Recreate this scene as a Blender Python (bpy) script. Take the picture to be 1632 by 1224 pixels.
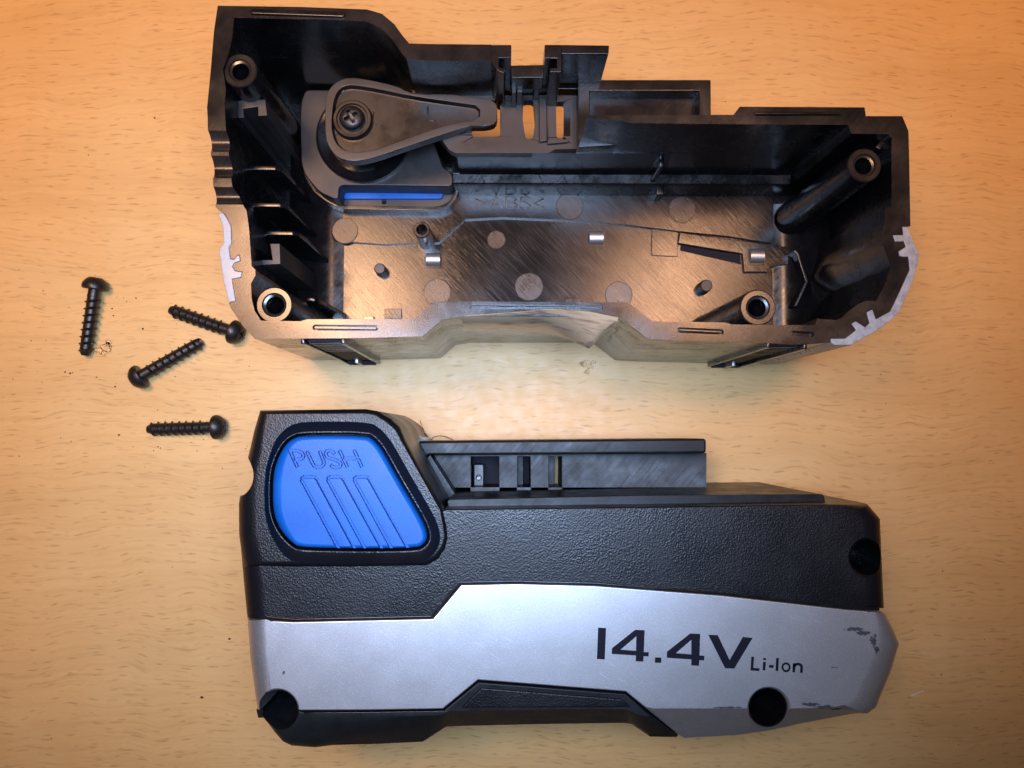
import bpy, bmesh, math, random
from mathutils import Vector, Matrix
from mathutils.geometry import tessellate_polygon
random.seed(7)
for o in list(bpy.data.objects): bpy.data.objects.remove(o)
scn = bpy.context.scene
col = scn.collection
MM = 0.001
H = 42.0            # height of each case half, mm
CAMZ = 183.0
F = 1314.0          # focal length in photograph pixels (1632 wide)
# ------------------------------------------------------------------ camera
down = Vector((800-816, -(690-612), -F)).normalized()
zc = -down
xc = (Vector((1, 0, 0)) - zc*zc.x).normalized()
yc = zc.cross(xc)
R = Matrix((xc, yc, zc))          # camera -> world
cam = bpy.data.objects.new('camera', bpy.data.cameras.new('camera'))
col.objects.link(cam); scn.camera = cam
cam.matrix_world = Matrix.Translation((0, 0, CAMZ*MM)) @ R.to_4x4()
cam.data.sensor_width = 36; cam.data.lens = 36*F/1632
cam.data.clip_start = 0.01; cam.data.clip_end = 20
# ------------------------------------------------------------------ world, lamps, exposure
w = bpy.data.worlds.new('World'); scn.world = w; w.use_nodes = True
bg = w.node_tree.nodes['Background']
bg.inputs[0].default_value = (1.0, 0.74, 0.54, 1); bg.inputs[1].default_value = 0.055
def area(name, loc, size, power, colr, target=(0, 0, 0.02), shape='DISK'):
    d = bpy.data.lights.new(name, 'AREA'); d.shape = shape; d.size = size; d.energy = power; d.color = colr
    o = bpy.data.objects.new(name, d); col.objects.link(o); o.location = loc
    o.rotation_euler = (Vector(target)-Vector(loc)).to_track_quat('-Z', 'Y').to_euler()
    return o
RL = area('room_lamp', (-0.098, 0.082, 0.320), 0.06, 0.40, (1.0, 0.55, 0.30), (-0.150, 0.130, 0), 'ELLIPSE'); RL.data.size_y = 0.11; RL.data.spread = math.radians(100)
SL = area('second_room_lamp', (0.098, 0.085, 0.320), 0.06, 0.29, (1.0, 0.52, 0.28), (0.160, 0.170, 0)); SL.data.spread = math.radians(90)
cl = area('cool_lamp', (-0.010, 0.006, 0.200), 0.044, 0.165, (0.48, 0.66, 1.0), (-0.020, 0.006, 0), 'RECTANGLE')
cl.data.size_y = 0.10; cl.data.spread = math.radians(80)
scn.view_settings.view_transform = 'Standard'; scn.view_settings.look = 'None'
scn.view_settings.exposure = 0.0; scn.view_settings.gamma = 1.0
try: scn.view_settings.use_curve_mapping = False
except Exception: pass
scn.render.engine = 'CYCLES'
# ------------------------------------------------------------------ projection of traced outlines on planes at real heights
def U(px, py, z=H):
    d = R @ Vector((px-816, -(py-612), -F))
    t = (z-CAMZ)/d.z
    return Vector((d.x*t, d.y*t))
def UL(pts, z=H): return [U(x, y, z) for x, y in pts]
# ------------------------------------------------------------------ material nodes
class NT:
    def __init__(s, name):
        s.m = bpy.data.materials.new(name); s.m.use_nodes = True
        s.t = s.m.node_tree; s.b = s.t.nodes['Principled BSDF']
        tc = s.t.nodes.new('ShaderNodeTexCoord')
        mp = s.t.nodes.new('ShaderNodeVectorMath'); mp.operation = 'SCALE'; mp.inputs[3].default_value = 1000
        s.t.links.new(tc.outputs['Object'], mp.inputs[0]); s.p = mp.outputs[0]
    def put(s, sock, v):
        if hasattr(v, 'is_linked') or hasattr(v, 'links'): s.t.links.new(v, sock)
        else: sock.default_value = v
    def map(s, scale=(1, 1, 1), rot=0, loc=(0, 0, 0), vec=None):
        n = s.t.nodes.new('ShaderNodeMapping'); s.t.links.new(vec or s.p, n.inputs[0])
        n.inputs['Location'].default_value = loc
        if rot:
            n2 = s.t.nodes.new('ShaderNodeMapping'); s.t.links.new(vec or s.p, n2.inputs[0])
            n2.inputs['Rotation'].default_value = (0, 0, rot); s.t.links.new(n2.outputs[0], n.inputs[0])
        n.inputs['Scale'].default_value = scale
        return n.outputs[0]
    def noise(s, vec, scale=1, detail=3, rough=.5, out=0):
        n = s.t.nodes.new('ShaderNodeTexNoise'); s.t.links.new(vec, n.inputs['Vector'])
        n.inputs['Scale'].default_value = scale; n.inputs['Detail'].default_value = detail; n.inputs['Roughness'].default_value = rough
        return n.outputs[out]
    def voro(s, vec, scale=1, feature='F1', out='Distance', dim='3D'):
        n = s.t.nodes.new('ShaderNodeTexVoronoi'); n.voronoi_dimensions = dim; n.feature = feature; s.t.links.new(vec, n.inputs['Vector'])
        n.inputs['Scale'].default_value = scale
        return n.outputs[out] if out else n
    def math(s, op, a, b=0.0, c=0.0, clamp=False):
        n = s.t.nodes.new('ShaderNodeMath'); n.operation = op; n.use_clamp = clamp
        s.put(n.inputs[0], a); s.put(n.inputs[1], b); s.put(n.inputs[2], c); return n.outputs[0]
    def rng(s, v, a, b, c, d):
        n = s.t.nodes.new('ShaderNodeMapRange'); s.put(n.inputs[0], v)
        for i, q in enumerate((a, b, c, d)): n.inputs[i+1].default_value = q
        return n.outputs[0]
    def mix(s, f, a, b):
        n = s.t.nodes.new('ShaderNodeMix'); n.data_type = 'RGBA'
        s.put(n.inputs['Factor'], f)
        s.put(n.inputs[6], a if hasattr(a, 'links') else (*a, 1)); s.put(n.inputs[7], b if hasattr(b, 'links') else (*b, 1))
        return n.outputs[2]
    def sep(s, v):
        n = s.t.nodes.new('ShaderNodeSeparateXYZ'); s.t.links.new(v, n.inputs[0]); return n.outputs
    def comb(s, x, y, z=0.0):
        n = s.t.nodes.new('ShaderNodeCombineXYZ'); s.put(n.inputs[0], x); s.put(n.inputs[1], y); s.put(n.inputs[2], z); return n.outputs[0]
    def bump(s, h, dist_mm, strength=1.0, prev=None):
        n = s.t.nodes.new('ShaderNodeBump'); n.inputs['Strength'].default_value = strength
        n.inputs['Distance'].default_value = dist_mm*MM; s.t.links.new(h, n.inputs['Height'])
        if prev is not None: s.t.links.new(prev, n.inputs['Normal'])
        return n.outputs[0]
    def fin(s, base=None, rough=None, metal=None, normal=None, **kw):
        b = s.b
        if base is not None: s.put(b.inputs['Base Color'], base if hasattr(base, 'links') else (*base, 1))
        if rough is not None: s.put(b.inputs['Roughness'], rough)
        if metal is not None: s.put(b.inputs['Metallic'], metal)
        if normal is not None: s.t.links.new(normal, b.inputs['Normal'])
        for k, v in kw.items(): s.put(b.inputs[k.replace('_', ' ')], v)
        return s.m
M = {}
# glossy moulded plastic with faint handling marks
def gloss(name, base, r0, r1, bump=.004, speck=0.0):
    n = NT(name)
    a = n.noise(n.p, .25, 4, .6)
    sc = n.noise(n.map((2.2, .10, 2.2), .7), 1, 2)
    rough = n.rng(n.math('ADD', n.math('MULTIPLY', a, .7), n.math('MULTIPLY', sc, .3)), .35, .65, r0, r1)
    f = n.noise(n.p, 2.5, 4, .6)
    c = n.mix(n.rng(a, .4, .7, 0, 1), base, tuple(v*1.5 for v in base))
    return n.fin(c, rough, normal=n.bump(f, bump, .8))
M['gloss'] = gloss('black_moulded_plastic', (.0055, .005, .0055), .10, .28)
M['inner'] = gloss('black_inner_plastic', (.0045, .0042, .0048), .14, .34, .006)
M['screw'] = gloss('black_oxide_steel', (.008, .0068, .0068), .34, .52, .012)
M['blue'] = None
n = NT('black_oxide_screw'); a = n.noise(n.p, .9, 5, .7); f = n.noise(n.p, 3.5, 4, .6)
M['screw'] = n.fin(n.mix(n.rng(a, .60, .70, 0, .6), (.008, .0068, .0066), (.045, .036, .030)), n.rng(f, .35, .65, .30, .52), n.rng(a, .58, .7, 0, .6), n.bump(f, .014, .8))
M['rail'] = gloss('satin_rail_plastic', (.0075, .0085, .0095), .30, .50, .010); M['rail'].node_tree.nodes['Principled BSDF'].inputs['Specular IOR Level'].default_value = .20
def grain(name, base, lo, hi, cell, depth, r=.38):
    n = NT(name)
    wv = n.noise(n.p, .9, 2, .5, 1)
    m = n.t.nodes.new('ShaderNodeMix'); m.data_type = 'VECTOR'; m.inputs['Factor'].default_value = .22
    n.t.links.new(n.p, m.inputs[4]); n.t.links.new(wv, m.inputs[5])
    v = n.voro(m.outputs[1], cell, 'F1')
    v2 = n.noise(n.p, 4.5, 3, .6)
    h = n.math('ADD', v, n.math('MULTIPLY', v2, .45))
    rough = n.rng(n.noise(n.p, .12, 3), .35, .65, lo, hi)
    return n.fin(base, rough, normal=n.bump(h, depth, .9), Specular_IOR_Level=.30)
M['leather'] = grain('black_leather_grain_plastic', (.0038, .0042, .0056), .30, .40, 4.2, .036)
# parting faces and inner flats: duller, brownish, rubbed
def rubbed(name, base, lo, hi, scratch=.5, ang=.8, rough=(.30, .48), fine=.008):
    n = NT(name)
    a = n.noise(n.p, .13, 4, .62)
    s1 = n.noise(n.map((5.0, .14, 1), ang), 1, 4, .7)
    s2 = n.noise(n.map((7.0, .20, 1), -.35), 1, 3, .7)
    f = n.noise(n.p, 5, 4, .7)
    k = n.math('ADD', n.math('MULTIPLY', a, .62), n.math('MULTIPLY', s1, .38))
    c = n.mix(n.rng(k, .36, .64, 0, 1), lo, hi)
    h = n.math('ADD', n.math('MULTIPLY', s1, scratch), n.math('ADD', n.math('MULTIPLY', s2, scratch*.5), n.math('MULTIPLY', f, .5)))
    return n.fin(c, n.rng(a, .35, .65, *rough), normal=n.bump(h, fine*3, .9))
M['rim'] = rubbed('parting_face_plastic', None, (.0075, .006, .0056), (.022, .0165, .014), .25, .6, (.13, .24), .006)
n = NT('scuffed_inner_floor')
a = n.noise(n.p, .07, 3, .5)
s1 = n.noise(n.map((6.0, .10, 1), -.80), 1, 3, .6); s2 = n.noise(n.map((12.0, .16, 1), -.72), 1, 2, .6); s3 = n.noise(n.map((5.0, .15, 1), -1.45), 1, 3, .6)
c = n.mix(n.rng(s1, .38, .64, 0, 1), (.0050, .0044, .0044), (.0150, .0125, .0115))
c = n.mix(n.math('MULTIPLY', n.rng(s2, .60, .68, 0, 1), n.rng(a, .36, .55, .15, .9)), c, (.085, .075, .070))
h = n.math('ADD', n.math('MULTIPLY', s1, .8), n.math('ADD', n.math('MULTIPLY', s2, .8), n.math('MULTIPLY', s3, .3)))
a2 = s1
M['floor'] = n.fin(c, n.rng(n.math('ADD', n.math('MULTIPLY', a, .5), n.math('MULTIPLY', a2, .5)), .38, .62, .13, .23), normal=n.bump(h, .012, .9), Specular_IOR_Level=.42)
M['mattegrey'] = rubbed('matte_grey_plastic', None, (.013, .0105, .0098), (.026, .021, .019), .1, .6, (.36, .50), .012)
M['lever'] = rubbed('brown_black_lever_plastic', None, (.006, .0042, .0035), (.016, .011, .009), .3, .2, (.20, .36), .006)
M['mark'] = rubbed('ejector_mark_plastic', None, (.008, .0065, .006), (.034, .027, .023), 1.2, -.7, (.16, .28), .010)
# blue button plastic
n = NT('blue_button_plastic')
f = n.noise(n.p, 5.5, 4, .65); g = n.voro(n.p, 3.6)
a = n.noise(n.p, .18, 3)
M['blue'] = n.fin(n.mix(n.rng(a, .4, .62, 0, 1), (.003, .078, .33), (.006, .096, .38)), n.rng(a, .35, .65, .38, .48), normal=n.bump(n.math('ADD', f, g), .008, .8), Specular_IOR_Level=.24)
# silver paint with flake sparkle and worn patches
def silver(name, wear=True, base=(.47, .468, .48)):
    n = NT(name)
    fl = n.noise(n.p, 9, 2, .6); fl2 = n.voro(n.p, 5.5)
    a = n.noise(n.p, .2, 4, .6)
    c = n.mix(n.rng(a, .38, .62, 0, 1), tuple(v*.985 for v in base), tuple(v*1.015 for v in base))
    sp = n.rng(n.noise(n.p, 7.5, 2, .5),   .58, .70, 0, .85)
    c = n.mix(sp, c, (.82, .83, .88))
    metal = .84
    if wear:
        # chipped paint near the bottom right corner and along the lower edge; shaped wear marks
        s = n.sep(n.p)
        spots = []
        for (qx, qy, rx, ry) in WEAR:
            dx = n.math('DIVIDE', n.math('SUBTRACT', s[0], qx), rx); dy = n.math('DIVIDE', n.math('SUBTRACT', s[1], qy), ry)
            d = n.math('SQRT', n.math('ADD', n.math('MULTIPLY', dx, dx), n.math('MULTIPLY', dy, dy)))
            spots.append(n.math('SUBTRACT', 1.0, d, clamp=True))
        acc = spots[0]
        for q in spots[1:]: acc = n.math('MAXIMUM', acc, q)
        nz = n.noise(n.map((1.0, 1.5, 1), .45), 1.5, 8, .72)
        mk = n.rng(n.math('ADD', n.math('MULTIPLY', acc, .55), n.math('MULTIPLY', nz, 1.0)), .78, .81, 0, 1)
        mk = n.math('MULTIPLY', mk, n.rng(acc, 0, .15, 0, 1))
        c = n.mix(mk, c, (.13, .135, .16))
        # fine light scratches
        sc = n.noise(n.map((.30, 9, 1), .55), 1, 2, .5)
        big = n.noise(n.p, .11, 2)
        ms = n.math('MULTIPLY', n.rng(sc, .66, .71, 0, .8), n.rng(big, .46, .58, 0, 1))
        c = n.mix(ms, c, (.80, .81, .86))
    return n.fin(c, n.rng(a, .35, .65, .365, .385), metal, n.bump(n.math('ADD', fl, fl2), .0075, .8))
o_low = U(800, 930, 0)
def wl(px, py, rx, ry):
    q = U(px, py, H); return (q.x-o_low.x, q.y-o_low.y, rx, ry)
WEAR = [wl(1362, 1003, 2.6, .7), wl(1376, 1009, 2.2, .8), wl(1393, 1022, 1.1, 2.2), wl(1398, 1036, .8, 1.4), wl(1291, 1123, 3.0, .55), wl(1315, 1127, 3.4, .6), wl(1336, 1134, 1.6, .7), wl(1160, 1128, 5, .28), wl(1330, 1064, 1.2, .18),
        wl(452, 1072, .5, .5), wl(425, 1106, .9, .8)]
M['silver'] = silver('silver_metallic_paint')
M['silver_plain'] = silver('silver_lug_paint', False, (.42, .42, .42))
n = NT('white_rubbed_cover_edge'); a = n.noise(n.p, .8, 4, .7)
M['white_edge'] = n.fin(n.mix(n.rng(a, .40, .66, 0, 1), (.23, .235, .25), (.33, .335, .35)), n.rng(a, .4, .6, .25, .45), Subsurface_Weight=.15)
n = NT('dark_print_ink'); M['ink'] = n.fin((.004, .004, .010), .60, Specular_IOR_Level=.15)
n = NT('tan_gloss_tape'); a = n.noise(n.map((.12, .9, .5), .2), 1, 3, .6)
M['tape'] = n.fin(n.mix(n.rng(a, .5, .68, 0, 1), (.36, .27, .17), (.16, .11, .08)), .22)
n = NT('clear_gel'); M['gel'] = n.fin((.99, .98, .96), .22, Transmission_Weight=1.0, IOR=1.40)
n = NT('pale_fibre'); M['pale'] = n.fin((.62, .55, .40), .5)
n = NT('dark_fibre'); M['hair'] = n.fin((.020, .018, .014), .5)
n = NT('dark_crumb'); M['crumb'] = n.fin((.05, .028, .014), .6)
# beech laminate
n = NT('beech_laminate')
wn = n.noise(n.map((.018, .018, 1)), 1, 3, .55)
wn2 = n.noise(n.map((.10, .10, 1)), 1, 2, .5)
s = n.sep(n.p)
yy = n.math('ADD', n.math('ADD', s[1], n.math('MULTIPLY', wn, 16.0)), n.math('MULTIPLY', wn2, 1.4))
def flecks(cx, cy, lx, ly, off, thr):
    v = n.comb(n.math('ADD', n.math('DIVIDE', s[0], cx), off), n.math('ADD', n.math('DIVIDE', yy, cy), off*1.7))
    vn = n.voro(v, 1.0, 'F1', None, '2D')
    d = n.t.nodes.new('ShaderNodeVectorMath'); d.operation = 'SUBTRACT'
    n.t.links.new(v, d.inputs[0]); n.t.links.new(vn.outputs['Position'], d.inputs[1])
    q = n.sep(d.outputs[0]); rc = n.sep(vn.outputs['Color'])
    ln = n.rng(rc[1], 0, 1, .45, 1.25)
    wob = n.math('MULTIPLY', n.math('SUBTRACT', n.noise(n.map((.9, 1.2, 1)), 1, 2), .5), ly*1.3/1.0)
    dx = n.math('DIVIDE', q[0], n.math('MULTIPLY', ln, lx)); dy = n.math('DIVIDE', n.math('ADD', q[1], wob), ly)
    r2 = n.math('ADD', n.math('MULTIPLY', dx, dx), n.math('MULTIPLY', dy, dy))
    rag = n.math('ADD', r2, n.math('MULTIPLY', n.noise(n.map((1.2, 4.0, 1)), 1, 3, .6), 1.1))
    m = n.rng(rag, 1.45, .45, 0, 1)
    return n.math('MULTIPLY', m, n.math('MULTIPLY', n.rng(rc[0], thr, thr+.1, 0, 1), n.rng(rc[2], 0, 1, .35, 1.0)))
f1 = flecks(4.8, 1.35, .36, .17, 0.0, .40)
f2 = flecks(3.6, 1.3, .30, .17, 7.3, .60)
f3 = flecks(9.5, 2.2, .40, .10, 3.1, .50)
fm = n.math('MAXIMUM', n.math('MAXIMUM', f1, n.math('MULTIPLY', f2, .6)), n.math('MULTIPLY', f3, .75))
band = n.noise(n.comb(n.math('MULTIPLY', s[0], .012), n.math('MULTIPLY', yy, .07)), 1, 4, .6)
fine = n.noise(n.comb(n.math('MULTIPLY', s[0], .5), n.math('MULTIPLY', yy, 4.0)), 1, 3, .6)
cloud = n.noise(n.p, .05, 3)
base = n.mix(n.rng(band, .32, .68, 0, 1), (.565, .335, .128), (.670, .412, .168))
base = n.mix(n.rng(fine, .35, .65, 0, .5), base, (.540, .330, .120))
strk = n.noise(n.comb(n.math('MULTIPLY', s[0], .035), n.math('MULTIPLY', yy, 1.1)), 1, 4, .7)
base = n.mix(n.rng(strk, .48, .72, 0, .45), base, (.42, .245, .09))
base = n.mix(n.rng(cloud, .45, .7, 0, .35), base, (.61, .42, .19))
base = n.mix(n.math('MULTIPLY', fm, .60), base, (.250, .140, .050))
tr = n.noise(n.p, .35, 4)
M['wood'] = n.fin(base, n.rng(tr, .35, .65, .40, .50), normal=n.bump(n.math('ADD', n.math('MULTIPLY', fm, -.8), n.math('MULTIPLY', n.noise(n.p, 3, 3), .3)), .014, .8), Specular_IOR_Level=.35)
# ------------------------------------------------------------------ mesh helpers (mm)
def area2(p): return sum(p[i].x*p[(i+1) % len(p)].y-p[(i+1) % len(p)].x*p[i].y for i in range(len(p)))
def ccw(p): return p if area2(p) > 0 else list(reversed(p))
def V2(p): return [Vector((q[0], q[1])) for q in p]
def offset(poly, d):
    """offset a ccw polygon outward by d (mm)"""
    n = len(poly); out = []
    for i in range(n):
        a, b, c = poly[i-1], poly[i], poly[(i+1) % n]
        e1 = (b-a).normalized(); e2 = (c-b).normalized()
        n1 = Vector((e1.y, -e1.x)); n2 = Vector((e2.y, -e2.x))
        m = n1+n2
        if m.length < 1e-4: m = n1.copy()
        m.normalize(); k = max(.5, m.dot(n1))
        out.append(b+m*(d/k))
    return out
def chaikin(p, it=2, closed=True):
    for _ in range(it):
        q = []; n = len(p)
        if closed:
            for i in range(n):
                a, b = p[i], p[(i+1) % n]; q += [a*.75+b*.25, a*.25+b*.75]
        else:
            q = [p[0]]
            for i in range(n-1): q += [p[i]*.75+p[i+1]*.25, p[i]*.25+p[i+1]*.75]
            q.append(p[-1])
        p = q
    return p
def circle(c, r, n=32, a0=0): return [Vector((c[0]+r*math.cos(a0+2*math.pi*i/n), c[1]+r*math.sin(a0+2*math.pi*i/n))) for i in range(n)]
def cap(bm, loops, z_of, up=True):
    """loops: list of lists of BMVert; first outer, others holes"""
    if len(loops) == 1:
        f = loops[0] if up else list(reversed(loops[0]))
        bm.faces.new(f); return
    co = [[v.co.copy() for v in l] for l in loops]
    flat = [v for l in loops for v in l]
    for t in tessellate_polygon(co):
        vs = [flat[i] for i in t]
        nz = (vs[1].co-vs[0].co).cross(vs[2].co-vs[0].co).z
        if abs(nz) < 1e-9: continue
        if (nz > 0) != up: vs.reverse()
        try: bm.faces.new(vs)
        except ValueError: pass
def band(bm, a, b):
    n = len(a)
    for i in range(n):
        j = (i+1) % n
        try: bm.faces.new((a[i], a[j], b[j], b[i]))
        except ValueError: pass
def add_loft(bm, rings, holes=(), cap_bottom=True, cap_top=True):
    """rings bottom->top, each a ccw list of (x,y,z) of equal length; holes: (poly, z_bottom)"""
    vs = [[bm.verts.new(p) for p in r] for r in rings]
    for a, b in zip(vs, vs[1:]): band(bm, a, b)
    zt = rings[-1][0][2]
    th, bh = [], []
    for hp in holes:
        hp = ccw(hp)
        t = [bm.verts.new((p.x, p.y, zt)) for p in hp]; b = [bm.verts.new((p.x, p.y, rings[0][0][2])) for p in hp]
        band(bm, t, b); th.append(t); bh.append(b)
    if cap_top: cap(bm, [vs[-1]]+th, 0, True)
    if cap_bottom: cap(bm, [vs[0]]+bh, 0, False)
def add_prism(bm, poly, z0, z1, holes=()):
    poly = ccw(poly)
    add_loft(bm, [[(p.x, p.y, z0) for p in poly], [(p.x, p.y, z1) for p in poly]], holes)
def add_box(bm, x0, x1, y0, y1, z0, z1): add_prism(bm, V2([(x0, y0), (x1, y0), (x1, y1), (x0, y1)]), z0, z1)
def add_lathe(bm, prof, c=(0, 0), n=32, closed=False):
    """prof: list of (r,z) going from bottom outside up; r=0 allowed at ends"""
    rings = []
    for r, z in prof:
        if r < 1e-6: rings.append([bm.verts.new((c[0], c[1], z))])
        else: rings.append([bm.verts.new((c[0]+r*math.cos(2*math.pi*i/n), c[1]+r*math.sin(2*math.pi*i/n), z)) for i in range(n)])
    pairs = list(zip(rings, rings[1:]))
    if closed: pairs.append((rings[-1], rings[0]))
    for a, b in pairs:
        for i in range(n):
            j = (i+1) % n
            if len(a) == 1 and len(b) == 1: continue
            if len(a) == 1: bm.faces.new((a[0], b[j], b[i]))
            elif len(b) == 1: bm.faces.new((a[i], a[j], b[0]))
            else: bm.faces.new((a[i], a[j], b[j], b[i]))
def stroke(pts, w, closed=False):
    """flat ribbon polygon around an open polyline"""
    L, Rr = [], []
    n = len(pts)
    for i in range(n):
        a = pts[max(0, i-1)]; b = pts[min(n-1, i+1)]
        if i in (0, n-1): t = (b-a).normalized(); k = 1
        else:
            e1 = (pts[i]-a).normalized(); e2 = (b-pts[i]).normalized(); t = (e1+e2)
            if t.length < 1e-4: t = e1
            t.normalize(); k = max(.5, t.dot(e1))
        nn = Vector((-t.y, t.x))*(w/2/k)
        L.append(pts[i]+nn); Rr.append(pts[i]-nn)
    return L+list(reversed(Rr))
def stadium(a, b, w, n=8):
    d = (b-a).normalized(); t = math.atan2(d.y, d.x); out = []
    for i in range(n+1): q = t-math.pi/2+math.pi*i/n; out.append(Vector((b.x+w/2*math.cos(q), b.y+w/2*math.sin(q))))
    for i in range(n+1): q = t+math.pi/2+math.pi*i/n; out.append(Vector((a.x+w/2*math.cos(q), a.y+w/2*math.sin(q))))
    return out
def rounded(poly, r, n=4):
    poly = ccw(poly); out = []; N = len(poly)
    for i in range(N):
        a, b, c = poly[i-1], poly[i], poly[(i+1) % N]
        e1 = a-b; e2 = c-b
        rr = min(r, e1.length*.45, e2.length*.45)
        p, q = b+e1.normalized()*rr, b+e2.normalized()*rr
        for k in range(n+1):
            t = k/n; out.append(p*(1-t)**2+b*2*t*(1-t)+q*t*t)
    return out
def tube(bm, pts, r, n=6):
    rings = []
    for i, p in enumerate(pts):
        t = (pts[min(i+1, len(pts)-1)]-pts[max(i-1, 0)]).normalized()
        u = t.orthogonal().normalized(); v = t.cross(u)
        rings.append([bm.verts.new(p+(u*math.cos(2*math.pi*k/n)+v*math.sin(2*math.pi*k/n))*r) for k in range(n)])
    for a, b in zip(rings, rings[1:]): band(bm, a, b)
    bm.faces.new(list(reversed(rings[0]))); bm.faces.new(rings[-1])
# cutters gathered here are removed again after use
def raw(bm, name='tmp'):
    bmesh.ops.recalc_face_normals(bm, faces=bm.faces)
    for v in bm.verts: v.co *= MM
    me = bpy.data.meshes.new(name); bm.to_mesh(me); bm.free()
    o = bpy.data.objects.new(name, me); col.objects.link(o); return o
def cut(o, cutters):
    """cutters: list of bmesh; applied one after another with an exact boolean"""
    for b in cutters:
        c = raw(b)
        m = o.modifiers.new('b', 'BOOLEAN'); m.operation = 'DIFFERENCE'; m.solver = 'EXACT'; m.object = c
        dg = bpy.context.evaluated_depsgraph_get(); dg.update()
        me = bpy.data.meshes.new_from_object(o.evaluated_get(dg))
        o.modifiers.clear()
        if len(me.polygons) >= len(o.data.polygons)*.6: old = o.data; o.data = me; bpy.data.meshes.remove(old)
        else: print('BOOLEAN SKIPPED', o.name); bpy.data.meshes.remove(me)
        cm = c.data; bpy.data.objects.remove(c); bpy.data.meshes.remove(cm)
def obj(name, bm, mat, parent=None, bevel=.18, seg=2, cuts=(), label=None, smooth=True, ang=35, kind=None, side=None, sidez=.006):
    o = raw(bm, name)
    o.name = name
    if cuts: cut(o, cuts)
    me = o.data; me.name = name
    me.materials.clear(); me.materials.append(M[mat])
    if side is None and mat in ('rim',): side = 'inner'
    if side:
        me.materials.append(M[side])
        zt_ = max(v.co.z for v in me.vertices)
        for p in me.polygons:
            p.material_index = 0 if p.normal.z > .35 and p.center.z > zt_-sidez else 1
    if parent is not None:
        me.transform(Matrix.Translation(-parent.matrix_world.translation)) if False else None
        T = Matrix.Identity(4); q = parent; t = Vector((0, 0, 0))
        while q is not None: t += q.location; q = q.parent
        me.transform(Matrix.Translation(-t)); o.parent = parent
    if smooth:
        for p in me.polygons: p.use_smooth = True
        b = bmesh.new(); b.from_mesh(me)
        lim = math.radians(ang)
        for e in b.edges:
            e.smooth = not (len(e.link_faces) == 2 and e.calc_face_angle(0) > lim) and len(e.link_faces) == 2
        b.to_mesh(me); b.free()
    if bevel:
        # bevelled edges become smooth fillets, weighted normals keep flats flat
        bm2 = bmesh.new(); bm2.from_mesh(me)
        for e in bm2.edges: e.smooth = True
        bm2.to_mesh(me); bm2.free()
        m = o.modifiers.new('bevel', 'BEVEL'); m.width = bevel*MM; m.segments = seg; m.limit_method = 'ANGLE'; m.angle_limit = math.radians(ang)
        m.use_clamp_overlap = True; m.miter_outer = 'MITER_ARC' if seg > 2 else 'MITER_SHARP'
        m.harden_normals = False
        wn_ = o.modifiers.new('normals', 'WEIGHTED_NORMAL'); wn_.keep_sharp = True
    elif smooth and len(me.polygons) > 12:
        wn_ = o.modifiers.new('normals', 'WEIGHTED_NORMAL'); wn_.keep_sharp = True
    if label: o['label'] = label
    if kind: o['kind'] = kind
    return o
def thing(name, label, cat, loc, group=None):
    o = bpy.data.objects.new(name, None); col.objects.link(o); o.empty_display_size = .01
    o.location = Vector(loc)*MM
    o['label'] = label; o['category'] = cat
    if group: o['group'] = group
    return o
def B(): return bmesh.new()
def prism(poly, z0, z1, holes=()):
    b = B(); add_prism(b, poly, z0, z1, holes); return b
# ------------------------------------------------------------------ table
b = B(); add_box(b, -420, 420, -330, 330, -22, 0)
tb = obj('table', b, 'wood', None, 1.0, 3); tb['kind'] = 'structure'
# ================================================================== UPPER: OPEN HALF
T1 = thing('open_battery_case_half', 'opened black battery case half lying cavity up above, with latch lever and screw posts inside', 'battery case', (*U(880, 330, 0), 0), 'battery case halves')
# --- walls. Traced parting face at z = 42, C-shaped: open where the terminal rail sits
out_right = [(940, 184), (1134, 183), (1169, 183), (1179, 170), (1378, 171), (1380, 185), (1438, 185), (1448, 209), (1449, 247), (1451, 360),
             (1438, 362), (1439, 374), (1422, 374), (1426, 386), (1440, 385), (1443, 393), (1431, 400), (1433, 409), (1440, 410), (1447, 409), (1449, 430), (1428, 476), (1418, 496),
             (1396, 508), (1391, 492), (1380, 497), (1385, 515), (1379, 521), (1364, 511), (1356, 516), (1364, 526), (1347, 539), (1323, 539), (1323, 546), (1288, 549),
             (1178, 545), (1080, 543), (1033, 540), (994, 510), (985, 504), (736, 504), (705, 509), (673, 536), (565, 539), (406, 540), (386, 518), (369, 493), (364, 483),
             (376, 480), (370, 445), (384, 443), (387, 433), (375, 431), (371, 425), (373, 420), (384, 416), (382, 406), (378, 406), (373, 413), (368, 412),
             (365, 393), (370, 388), (369, 361), (363, 349), (357, 338), (344, 331)]
out_left = [(340, 297), (336, 245), (331, 205), (331, 190), (330, 171), (336, 110), (341, 49), (347, 9), (480, 11), (585, 15), (609, 22), (629, 39), (641, 56), (652, 69)]
rail_top = [(680, 70), (783, 71), (783, 97), (680, 97)]
inn_left = [(648, 94), (641, 86), (626, 64), (609, 46), (585, 34), (550, 32), (413, 29), (373, 28), (370, 61), (365, 83), (355, 110), (360, 142), (358, 167), (360, 205), (365, 248), (370, 297), (393, 336)]
inn_rest = [(397, 366), (401, 424), (407, 430), (407, 439), (400, 452), (401, 476), (406, 496), (416, 511), (479, 512), (489, 509), (661, 508), (692, 480), (695, 480), (1001, 482), (1040, 512), (1156, 514), (1166, 517), (1251, 518), (1299, 518), (1302, 508), (1332, 510), (1342, 506), (1352, 496), (1367, 485), (1381, 479), (1396, 480),
            (1411, 452), (1419, 425), (1405, 385), (1410, 352), (1411, 331), (1421, 329), (1421, 220), (1417, 214), (1357, 213), (1352, 199), (1185, 198), (1080, 197), (1006, 196), (991, 192), (951, 189), (935, 187)]
def w42(l): return [U(x, y, H) for x, y in l]
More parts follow.
